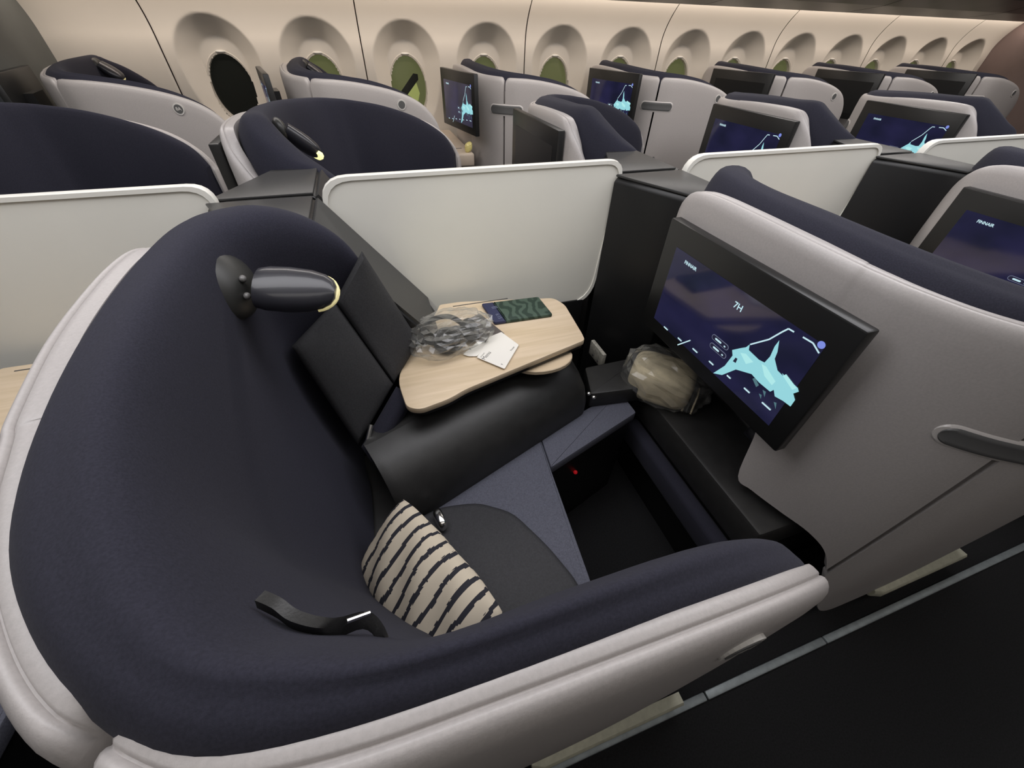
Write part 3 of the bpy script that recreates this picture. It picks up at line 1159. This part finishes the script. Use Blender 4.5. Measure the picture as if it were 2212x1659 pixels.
def tower(k, label):
    x = PITCH * k
    org = Vector((x - .28, 1.2, 0))
    root = thing('console_tower', label, 'console', org, 'dark console towers between the rows')
    # sloping-fronted box; profile in x,z swept over y
    prof = [(-.412, .0), (.12, .0), (.12, .66), (.095, .715), (-.150, 1.050), (-.165, 1.060), (-.40, 1.060), (-.412, 1.045)]
    for nm, y0, y1, mm in (('tower_body', .925, 1.187, 'black_plastic'), ('tower_body', 1.213, 1.475, 'black_plastic')):
        n = len(prof)
        sh = lambda a, y: (.45 * (abs(y - 1.2) - .013) if a < -.38 else 0)
        V = [(x + a + sh(a, y0), y0, b) for a, b in prof] + [(x + a + sh(a, y1), y1, b) for a, b in prof]
        FF = [tuple(range(n)), tuple(range(2 * n - 1, n - 1, -1))] + [(i, n + i, n + (i + 1) % n, (i + 1) % n) for i in range(n)]
        bv = bevel_vf(V, FF, .004, 1)
        mesh_obj(nm, *bv, mm, root, org)
    for y0, y1 in ((.93, 1.186), (1.214, 1.47)):
        v, f = box_vf(x - .408, x - .160, y0, y1, 1.058, 1.066)
        v = [(a + (.45 * (abs(b - 1.2) - .013) if a < x - .3 else 0), b, c) for a, b, c in v]
        v, f = bevel_vf(v, f, .003)
        mesh_obj('tower_cap', v, f, 'tower_grey', root, org)
        sl = [(-.158, 1.054), (-.148, 1.060), (.10, .722), (.09, .716)]
        V = [(x + a, y, b) for y in (y0, y1) for a, b in sl]
        FF = [(0, 1, 2, 3), (7, 6, 5, 4)] + [(i, 4 + i, 4 + (i + 1) % 4, (i + 1) % 4) for i in range(4)]
        mesh_obj('sloping_front', V, FF, 'tower_grey', root, org, smooth=False)
    return root


def table_console(kind, label, tablab):
    T = transform('H') if kind == 'H' else transform('D')
    flip = kind == 'D'
    org = Vector((.2, .9 if kind == 'H' else YD - .9, 0))
    root = thing('side_console', label, 'console', org, 'side consoles beside the middle seats')
    # leather body with a big soft upper edge
    poly = [(-.108, .520), (.535, .765), (.545, 1.185), (.13, 1.185), (.10, .92), (-.01, .90)]
    a = round_poly(poly, [.04, .03, .0, .0, 0, .0], 4)
    n = len(a)
    dirn = Vector((.265, -.70)).normalized()        # outward normal of the seat-side face
    V = []
    lv = [(.0, 0), (.40, 0), (.50, 0), (.55, .012), (.59, .035), (.615, .065), (.632, .10), (.640, .15)]
    for z, ins in lv:
        for (px, py) in a:
            s = ((px + .108) * dirn.x + (py - .52) * dirn.y)     # 0 on the face, negative behind
            k = ins * max(0.0, min(1.0, 1 + s / .25))
            e = ins * .35 if px > .45 else 0
            V.append(T((px - dirn.x * k - e, py - dirn.y * k, z)))
    FF = grid_faces(len(lv), n, 0, True) + [tuple(range(n - 1, -1, -1)), tuple(range((len(lv) - 1) * n, len(lv) * n))]
    mesh_obj('console_body', V, FF, 'black_leather', root, org, flip=not flip)
    # fixed wooden top
    tp = [(-.042, .800), (-.030, .690), (.000, .672), (.075, .688), (.120, .710), (.512, .818), (.518, .85), (.535, 1.02), (.515, 1.072), (.20, 1.135), (.13, 1.135), (.115, 1.10), (-.005, .886)]
    rp = round_poly(tp, [.05, .03, .03, .03, .03, .012, .01, .02, .02, .01, .01, .01, .02], 4)
    v, f = prism_vf(rp, .702, .720, .003, 2)
    top = mesh_obj('table_top', [T(p) for p in v], f, 'pale_wood', root, org, flip=flip)
    ip = [(p[0] * .985 + .004, p[1] * .985 + .016) for p in rp]
    v, f = prism_vf(ip, .690, .7025)
    mesh_obj('table_edge', [T(p) for p in v], f, 'black_plastic', top, org, smooth=False, flip=flip)
    v, f = prism_vf([(.04, .76), (.45, .86), (.47, 1.05), (.14, 1.10)], .635, .692)
    mesh_obj('table_slide', [T(p) for p in v], f, 'black_plastic', root, org, smooth=False, flip=flip)
    # thin groove at the divider side
    v, f = box_vf(.17, .36, 1.108, 1.112, .7195, .7207)
    mesh_obj('table_groove', [T(p) for p in v], f, 'ink', top, org, smooth=False, flip=flip)
    # lower round-ended leaf
    q = []
    for k in range(13):
        an = math.radians(-160 + 180 * k / 12 + 15)
        q.append((.375 + .095 * math.cos(an) * 1.0, .815 + .062 * math.sin(an)))
    q += [(.47, .90), (.29, .86)]
    v, f = prism_vf(q, .672, .686, .002, 1)
    mesh_obj('lower_leaf', [T(p) for p in v], f, 'pale_wood', root, org, flip=flip)
    return root


for k, lab in ((-1, 'cropped white divider at the left edge of the photo'), (0, 'white divider behind the wooden side table, nearest full one'),
               (1, 'white divider behind the large monitor seat, second full one'), (2, 'white divider at the right edge, mostly hidden by a grey shell')):
    divider(k, lab)
for k, lab in ((0, 'dark console tower with a sloping front left of the nearest full divider'),
               (1, 'black console tower between the nearest full divider and the large monitor'), (2, 'black console tower right of the second full divider'),):
    tower(k, lab)
con_h = table_console('H', 'black leather side console with a pale wood top carrying the headset bag and cards', '')
con_d = table_console('D', 'side console of the seat behind the nearest full divider', '')
CM = child_map()
for proto, rows in ((con_h, ((-1, 'side console with a strip of pale wood showing at the left edge'), (1, 'side console beside the large monitor seat'))),):
    base = proto.location.copy()
    for k, lab in rows:
        c = copy_tree(proto, CM)
        c.location = base + Vector((PITCH * k, 0, 0))
        c['label'] = lab

# ------------------------------------------------------------------ things on and around the foreground seat
ZT = 0.7202


def flat_thing(name, pts, th, m, label, cat, z0=ZT, r=.004, group=None):
    q = round_poly(pts, r, 3)
    a = sum(q[i][0] * q[(i + 1) % len(q)][1] - q[(i + 1) % len(q)][0] * q[i][1] for i in range(len(q)))
    if a < 0:
        q.reverse()
    cx_ = sum(p[0] for p in q) / len(q)
    cy_ = sum(p[1] for p in q) / len(q)
    v, f = prism_vf(q, z0, z0 + th, min(.0015, th * .3), 1)
    root = thing(name, label, cat, (cx_, cy_, z0), group)
    o = mesh_obj({'menu_card': 'card', 'booklet': 'cover', 'amenity_pouch': 'pouch'}.get(name, 'body'), v, f, m, root, root.location)
    return root, o


A2 = lambda px, py, z=ZT: tuple(at(px, py, z=z)[:2])
dk, _ = flat_thing('booklet', [A2(1012, 690), A2(1036, 678), A2(1090, 722), A2(1040, 748)], .003, 'card_dark', 'dark brown booklet cover under the white menu card', 'booklet')
wc1, _ = flat_thing('menu_card', [A2(1000, 768), A2(1032, 740), A2(1056, 744), A2(1030, 772), A2(1012, 772)], .0015, 'card_white', 'white paper partly under the clear headset bag', 'card', ZT + .003)
wc, c_ = flat_thing('menu_card', [A2(1083, 717, ZT + .006), A2(1121, 745, ZT + .006), A2(1090, 797, ZT + .006), A2(1030, 772, ZT + .006), A2(1056, 728, ZT + .006)], .002, 'card_white', 'white menu card with small black lettering on the wooden table', 'card', ZT + .0045)
zc = ZT + .0068
u_ = (at(1060, 778, z=zc) - at(1045, 770, z=zc))
d1, d2 = at(1041, 780, z=zc), at(1056, 763, z=zc)
uu = (d2 - d1).normalized()
ww = Vector((-uu.y, uu.x, 0))
text_mesh('Menu', .017, at(1051, 768, z=zc), uu, ww, 'ink', 'lettering', wc, wc.location)
text_mesh('on board', .006, at(1042, 767, z=zc), uu, ww, 'ink', 'lettering', wc, wc.location)
text_mesh('Finnair', .008, at(1107, 753, z=zc), uu, ww, 'ink', 'lettering', wc, wc.location)
text_mesh('F', .010, at(1085, 787, z=zc), uu, ww, 'ink', 'emblem', wc, wc.location)
text_mesh('F', .014, at(1016, 754, z=ZT + .0048), uu, ww, 'ink', 'emblem', wc1, wc1.location)

# amenity pouch
zp = ZT + .012
P = [A2(1040, 655, zp), A2(1163, 640, zp), A2(1194, 678, zp), A2(1068, 696, zp)]
root = thing('amenity_pouch', 'flat dark green leaf-patterned pouch with a navy end on the wooden table', 'pouch', (P[0][0] * .5 + P[2][0] * .5, P[0][1] * .5 + P[2][1] * .5, ZT))
p4 = [Vector((a, b)) for a, b in P]


def lerp2(a, b, t):
    return (a[0] * (1 - t) + b[0] * t, a[1] * (1 - t) + b[1] * t)


for nm, t0, t1, m in (('printed_fabric', .20, 1.0, 'leaf_print'), ('navy_band', .0, .198, 'pouch_navy')):
    q = [lerp2(p4[0], p4[1], t0), lerp2(p4[0], p4[1], t1), lerp2(p4[3], p4[2], t1), lerp2(p4[3], p4[2], t0)]
    q = round_poly(q, [.002, .006, .006, .002] if t1 == 1 else [.006, .002, .002, .006], 3)
    q.reverse()
    v, f = prism_vf(q, ZT, zp, .004, 2)
    o = mesh_obj(nm, v, f, m, root, root.location)
pu = Vector((p4[3].x - p4[0].x, p4[3].y - p4[0].y, 0)).normalized()
pw = Vector((-pu.y, pu.x, 0))
text_mesh('6:15', .018, at(1077, 683, z=zp + .0005), pu, pw, 'ui_outline', 'band_lettering', root, root.location)
text_mesh('II', .03, at(1068, 664, z=zp + .0005), pu, pw, 'ui_outline', 'band_lettering', root, root.location)

# headset in a clear bag
HB = at(968, 722, z=ZT + .03)
hs = thing('headset', 'black headset with round ear pads inside the clear bag on the table', 'headphones', (HB.x, HB.y, ZT))


def ear(c, ax, r=.036):
    ax = Vector(ax).normalized()
    a = ax.cross(Vector((.2, .3, .9))).normalized()
    b = ax.cross(a)
    prof = [(.0, -.018), (.7, -.018), (.95, -.010), (1.0, 0), (.96, .010), (.8, .015), (.62, .010), (.55, .002), (0, .0)]
    V = []
    n = 20
    for k in range(n):
        an = 2 * math.pi * k / n
        for rr, h in prof:
            V.append(Vector(c) + (a * math.cos(an) + b * math.sin(an)) * r * rr + ax * h)
    m = len(prof)
    FF = [(k * m + j, ((k + 1) % n) * m + j, ((k + 1) % n) * m + j + 1, k * m + j + 1) for k in range(n) for j in range(m - 1)]
    return V, FF


e1 = at(965, 735, z=ZT + .030)
e2 = at(1015, 712, z=ZT + .034)
mesh_obj('ear_cup', *ear(e1, (-.15, -.35, .9), .040), 'black_leather', hs, hs.location)
mesh_obj('ear_cup', *ear(e2, (.7, -.3, .5), .034), 'black_leather', hs, hs.location)
arc = [e1, at(930, 740, z=ZT + .03), at(912, 715, z=ZT + .035), at(935, 690, z=ZT + .04), at(975, 685, z=ZT + .04), e2]
v, f = tube_vf(catmull(arc, 6), .008, 8)
mesh_obj('head_band', v, f, 'black_plastic', hs, hs.location)
cab = [at(960, 720, z=ZT + .05), at(985, 705, z=ZT + .05), at(1000, 725, z=ZT + .045), at(975, 742, z=ZT + .03), at(990, 755, z=ZT + .02), at(1010, 735, z=ZT + .03)]
v, f = tube_vf(catmull(cab, 6), .0022, 6)
mesh_obj('cable', v, f, 'ink', hs, hs.location)
v, f = ellipsoid_vf(at(985, 715, z=ZT + .025), (.035, 0, 0), (0, .022, 0), (0, 0, .012), 14, 8)
mesh_obj('foam_pad', v, f, 'lamp_grey', hs, hs.location)


def crumple_bag(name, c, ax, ay, az, label, cat, group=None, amp=.16, seed=1):
    rnd = random.Random(seed)
    v, f = ellipsoid_vf((0, 0, 0), (1, 0, 0), (0, 1, 0), (0, 0, 1), 36, 20, .72)
    ph = [(rnd.uniform(2, 9), rnd.uniform(2, 9), rnd.uniform(2, 9), rnd.uniform(0, 6)) for _ in range(9)]
    ax, ay, az = Vector(ax), Vector(ay), Vector(az)
    V = []
    for p in v:
        p = Vector(p)
        s = 0
        for a, b, d, e in ph:
            s += abs(math.sin(a * p.x + b * p.y + d * p.z + e)) - .5
        k = 1 + amp * s / 2.2
        q = Vector((p.x * k, p.y * k, max(p.z * k, -1.0)))
        V.append(Vector(c) + ax * q.x + ay * q.y + az * q.z)
    zmin = min(p.z for p in V)
    root = thing(name, label, cat, (c[0], c[1], zmin), group)
    o = mesh_obj('bag_film', V, f, 'clear_plastic', root, root.location, smooth=False)
    return root


bag1 = crumple_bag('plastic_bag', (HB.x + .005, HB.y, ZT + .0375), (.108, .040, 0), (-.030, .072, 0), (0, 0, .037), 'crumpled clear bag around the headset on the wooden table', 'bag', seed=5)

# pillow: leans between backrest and aisle side
R1, R2 = at(842, 1158, z=.63), at(1066, 1362, z=.66)
L1, L2 = at(784, 1196, z=.55), at(890, 1440, z=.57)
PC = (R1 + R2 + L1 + L2) / 4
u = ((R2 - R1) + (L2 - L1)).normalized()
vv_ = ((R1 - L1) + (R2 - L2))
vv_ = (vv_ - u * vv_.dot(u)).normalized()
n_ = u.cross(vv_).normalized()
if n_.z < 0:
    n_ = -n_
    u = -u
PC -= n_ * .035
pil = bpy.data.meshes.new('pillow')
nu, nv = 44, 26
hl, hw_, ht = .175, .105, .045
V, FF = [], []
for side in (1, -1):
    for i in range(nu + 1):
        a = -1 + 2 * i / nu
        for j in range(nv + 1):
            b = -1 + 2 * j / nv
            k = (1 - abs(a) ** 3.0) ** .55 * (1 - abs(b) ** 2.6) ** .55
            pin = 1 - .06 * (a * a + b * b - a * a * b * b) * 0 - .05 * (abs(a) ** 6) * (1 - b * b) * 0
            wr = .004 * math.sin(9 * a + 4 * b) * k
            V.append((a * hl * (1 - .07 * b ** 4), b * hw_ * (1 - .10 * a ** 4), side * (ht * k + wr)))
N = (nu + 1) * (nv + 1)
f1 = grid_faces(nu + 1, nv + 1)
FF = f1 + [tuple(reversed([i + N for i in q])) for q in f1]
pil.from_pydata(V, [], FF)
pil.materials.append(MATS['striped_cotton'])
pil.polygons.foreach_set('use_smooth', [True] * len(pil.polygons))
bm = bmesh.new()
bm.from_mesh(pil)
bmesh.ops.remove_doubles(bm, verts=bm.verts, dist=1e-5)
bmesh.ops.recalc_face_normals(bm, faces=bm.faces)
bm.to_mesh(pil)
bm.free()
po = bpy.data.objects.new('pillow', pil)
COL.objects.link(po)
po.matrix_world = Matrix([[u[i], vv_[i], n_[i], PC[i]] for i in range(3)] + [[0, 0, 0, 1]])
po['label'] = 'cream pillow with irregular dark stripes wedged into the foreground seat'
po['category'] = 'pillow'

# foot well of the foreground seat: outlet panel, black pocket, bag of bedding, red light
BC = at(1430, 815, z=.53)
bl = thing('blanket', 'folded beige blanket inside the clear bag under the large monitor', 'blanket', (BC.x, BC.y, .4505))
v, f = ellipsoid_vf((BC.x, BC.y, .520), (.075, -.075, .0), (.055, .055, 0), (0, 0, .066), 24, 14, .42)
mesh_obj('folded_wool', v, f, 'blanket_beige', bl, bl.location)
for k in range(4):
    c = Vector((BC.x + .05 + .010 * k, BC.y - .065 - .010 * k, .50))
    v, f = tube_vf([c + Vector((-.035, -.035, -.035)), c + Vector((-.012, -.012, .022)), c + Vector((.012, .012, .026)), c + Vector((.04, .04, -.02))], .0032, 6)
    mesh_obj('stripe', v, f, 'blanket_beige' if k % 2 else 'stripe_dark', bl, bl.location)
crumple_bag('plastic_bag', (BC.x + .01, BC.y - .01, .533), (.098, -.098, 0), (.07, .07, 0), (0, 0, .083), 'clear bag around the beige blanket under the large monitor', 'bag', seed=11, amp=.10)

v, f = bevel_vf(*box_vf(-.055, .055, -.006, .006, -.035, .035), .003)
op = at(1290, 765, x=.722)
pn = thing('outlet_panel', 'beige outlet panel with small holes on the black wall beside the side table', 'panel', op)
V, FF = bevel_vf(*box_vf(op.x - .006, op.x + .010, op.y - .050, op.y + .055, op.z - .033, op.z + .033), .003)
mesh_obj('cover_plate', V, FF, 'outlet_beige', pn, op)
for dy in (-.02, .02):
    v, f = ellipsoid_vf((op.x - .006, op.y + dy, op.z - .018), (.002, 0, 0), (0, .005, 0), (0, 0, .005), 10, 6)
    mesh_obj('socket_hole', v, f, 'ink', pn, op)
# literature pocket: black slab beside the console end
q = [A2(1262, 800, .50), A2(1275, 858, .50), A2(1398, 843, .50), A2(1385, 775, .50)]
q = round_poly(q, .01, 3)
v, f = prism_vf(q, .451, .515, .006, 2)
cc = at(1330, 820, z=.5)
pk = thing('document_pocket', 'black padded pocket box beside the end of the side console', 'box', (cc.x, cc.y, .451))
mesh_obj('pocket_body', v, f, 'black_leather', pk, pk.location)
for px, py in ((1272, 850), (1283, 858)):
    c = at(px, py, z=.512)
    v, f = ellipsoid_vf(c, (.009, 0, 0), (0, .007, 0), (0, 0, .006), 10, 6)
    mesh_obj('metal_stud', v, f, 'chrome', pk, pk.location)
c1_ = at(1243, 1020, z=0.0)
d_ = c1_ - Vector((0, 0, CAMZ))
c = Vector((0, 0, CAMZ)) + d_ * ((.600 - .345 * .328 - .006) / (d_.y - .345 * d_.x))
rl = thing('indicator_light', 'tiny red light glowing in the dark foot well', 'light', c)
v, f = ellipsoid_vf(c, (.007, 0, 0), (0, .007, 0), (0, 0, .007), 12, 8)
mesh_obj('red_lens', v, f, 'red_led', rl, c)

# ------------------------------------------------------------------ window-side ledges of the window seats
led = thing('window_ledge', 'beige ledge along the window wall below the dim monitor of the second window seat', 'ledge', (.60, 3.5, .66))
v, f = bevel_vf(*box_vf(.47, .722, 3.04, 3.915, .66, .745), .015, 3)
mesh_obj('ledge_body', v, f, 'ledge_beige', led, led.location)
for k in range(2):
    v, f = box_vf(.55 + .07 * k, .595 + .07 * k, 3.20, 3.212, .7445, .7465)
    mesh_obj('ledge_vent', v, f, 'dark_slot', led, led.location, smooth=False)
v, f = ellipsoid_vf((.69, 3.085, .775), (.026, 0, .01), (0, .03, 0), (0, 0, .03), 14, 8, .7)
fb = mesh_obj('snack_bag', v, f, 'foil_yellow', None, (.69, 3.085, .745), smooth=False)
fb['label'] = 'small shiny yellow bag on the beige window ledge'
fb['category'] = 'bag'

# badge numbers: row 7 in the foreground, row 8 behind it
TA = transform('A')
bi = min(range(len(SM) - 1), key=lambda i: abs(SM[i][0] - .245) + (5 if SM[i][1] > .1 else 0))
for kind, k, s in (('H', 0, '7H'), ('A', -1, '8A')):
    T = transform(kind)
    p = SM[bi]
    c = T((p[0], p[1] - .0094, p[2] - .055)) + Vector((PITCH * k, 0, 0))
    par = seat_h if k == 0 else [o for o in bpy.data.objects if o.get('label', '').startswith('window seat at upper left')][0]
    text_mesh(s, .021, c, (1, 0, 0), (0, 0, 1), 'badge_white', 'badge_number', par, par.location, bold=.0004)

# the two reading lamps that are switched on
for nm, p, tgt, pw in (('reading_light_near', (-.085, .69, 1.045), (.40, 1.19, .80), 1.6), ('reading_light_far', (-.14, 1.66, 1.03), (.2, 1.6, .6), .8)):
    ld = bpy.data.lights.new(nm, 'SPOT')
    ld.energy = pw
    ld.color = (1.0, .95, .70)
    ld.spot_size = math.radians(75)
    ld.spot_blend = 1.0
    ld.shadow_soft_size = .01
    lo = bpy.data.objects.new(nm, ld)
    COL.objects.link(lo)
    lo.location = p
    lo.rotation_euler = (Vector(tgt) - Vector(p)).to_track_quat('-Z', 'Y').to_euler()
# dark screens: switched off seats
for o in list(bpy.data.objects):
    if o.name.startswith('screen_seat_number') and not o.parent.parent['label'].startswith('grey shell seat in front'):
        bpy.data.objects.remove(o)
for o in list(bpy.data.objects):
    if o.name.startswith('screen') and o.parent and o.parent.parent:
        lab = o.parent.parent.get('label', '')
        if lab.startswith(('middle seat whose dark', 'window seat fourth', 'window seat fifth', 'farthest window')):
            if o.name.startswith('screen_'):
                bpy.data.objects.remove(o)
            else:
                o.material_slots[0].link = 'OBJECT'
                o.material_slots[0].material = MATS['bezel']
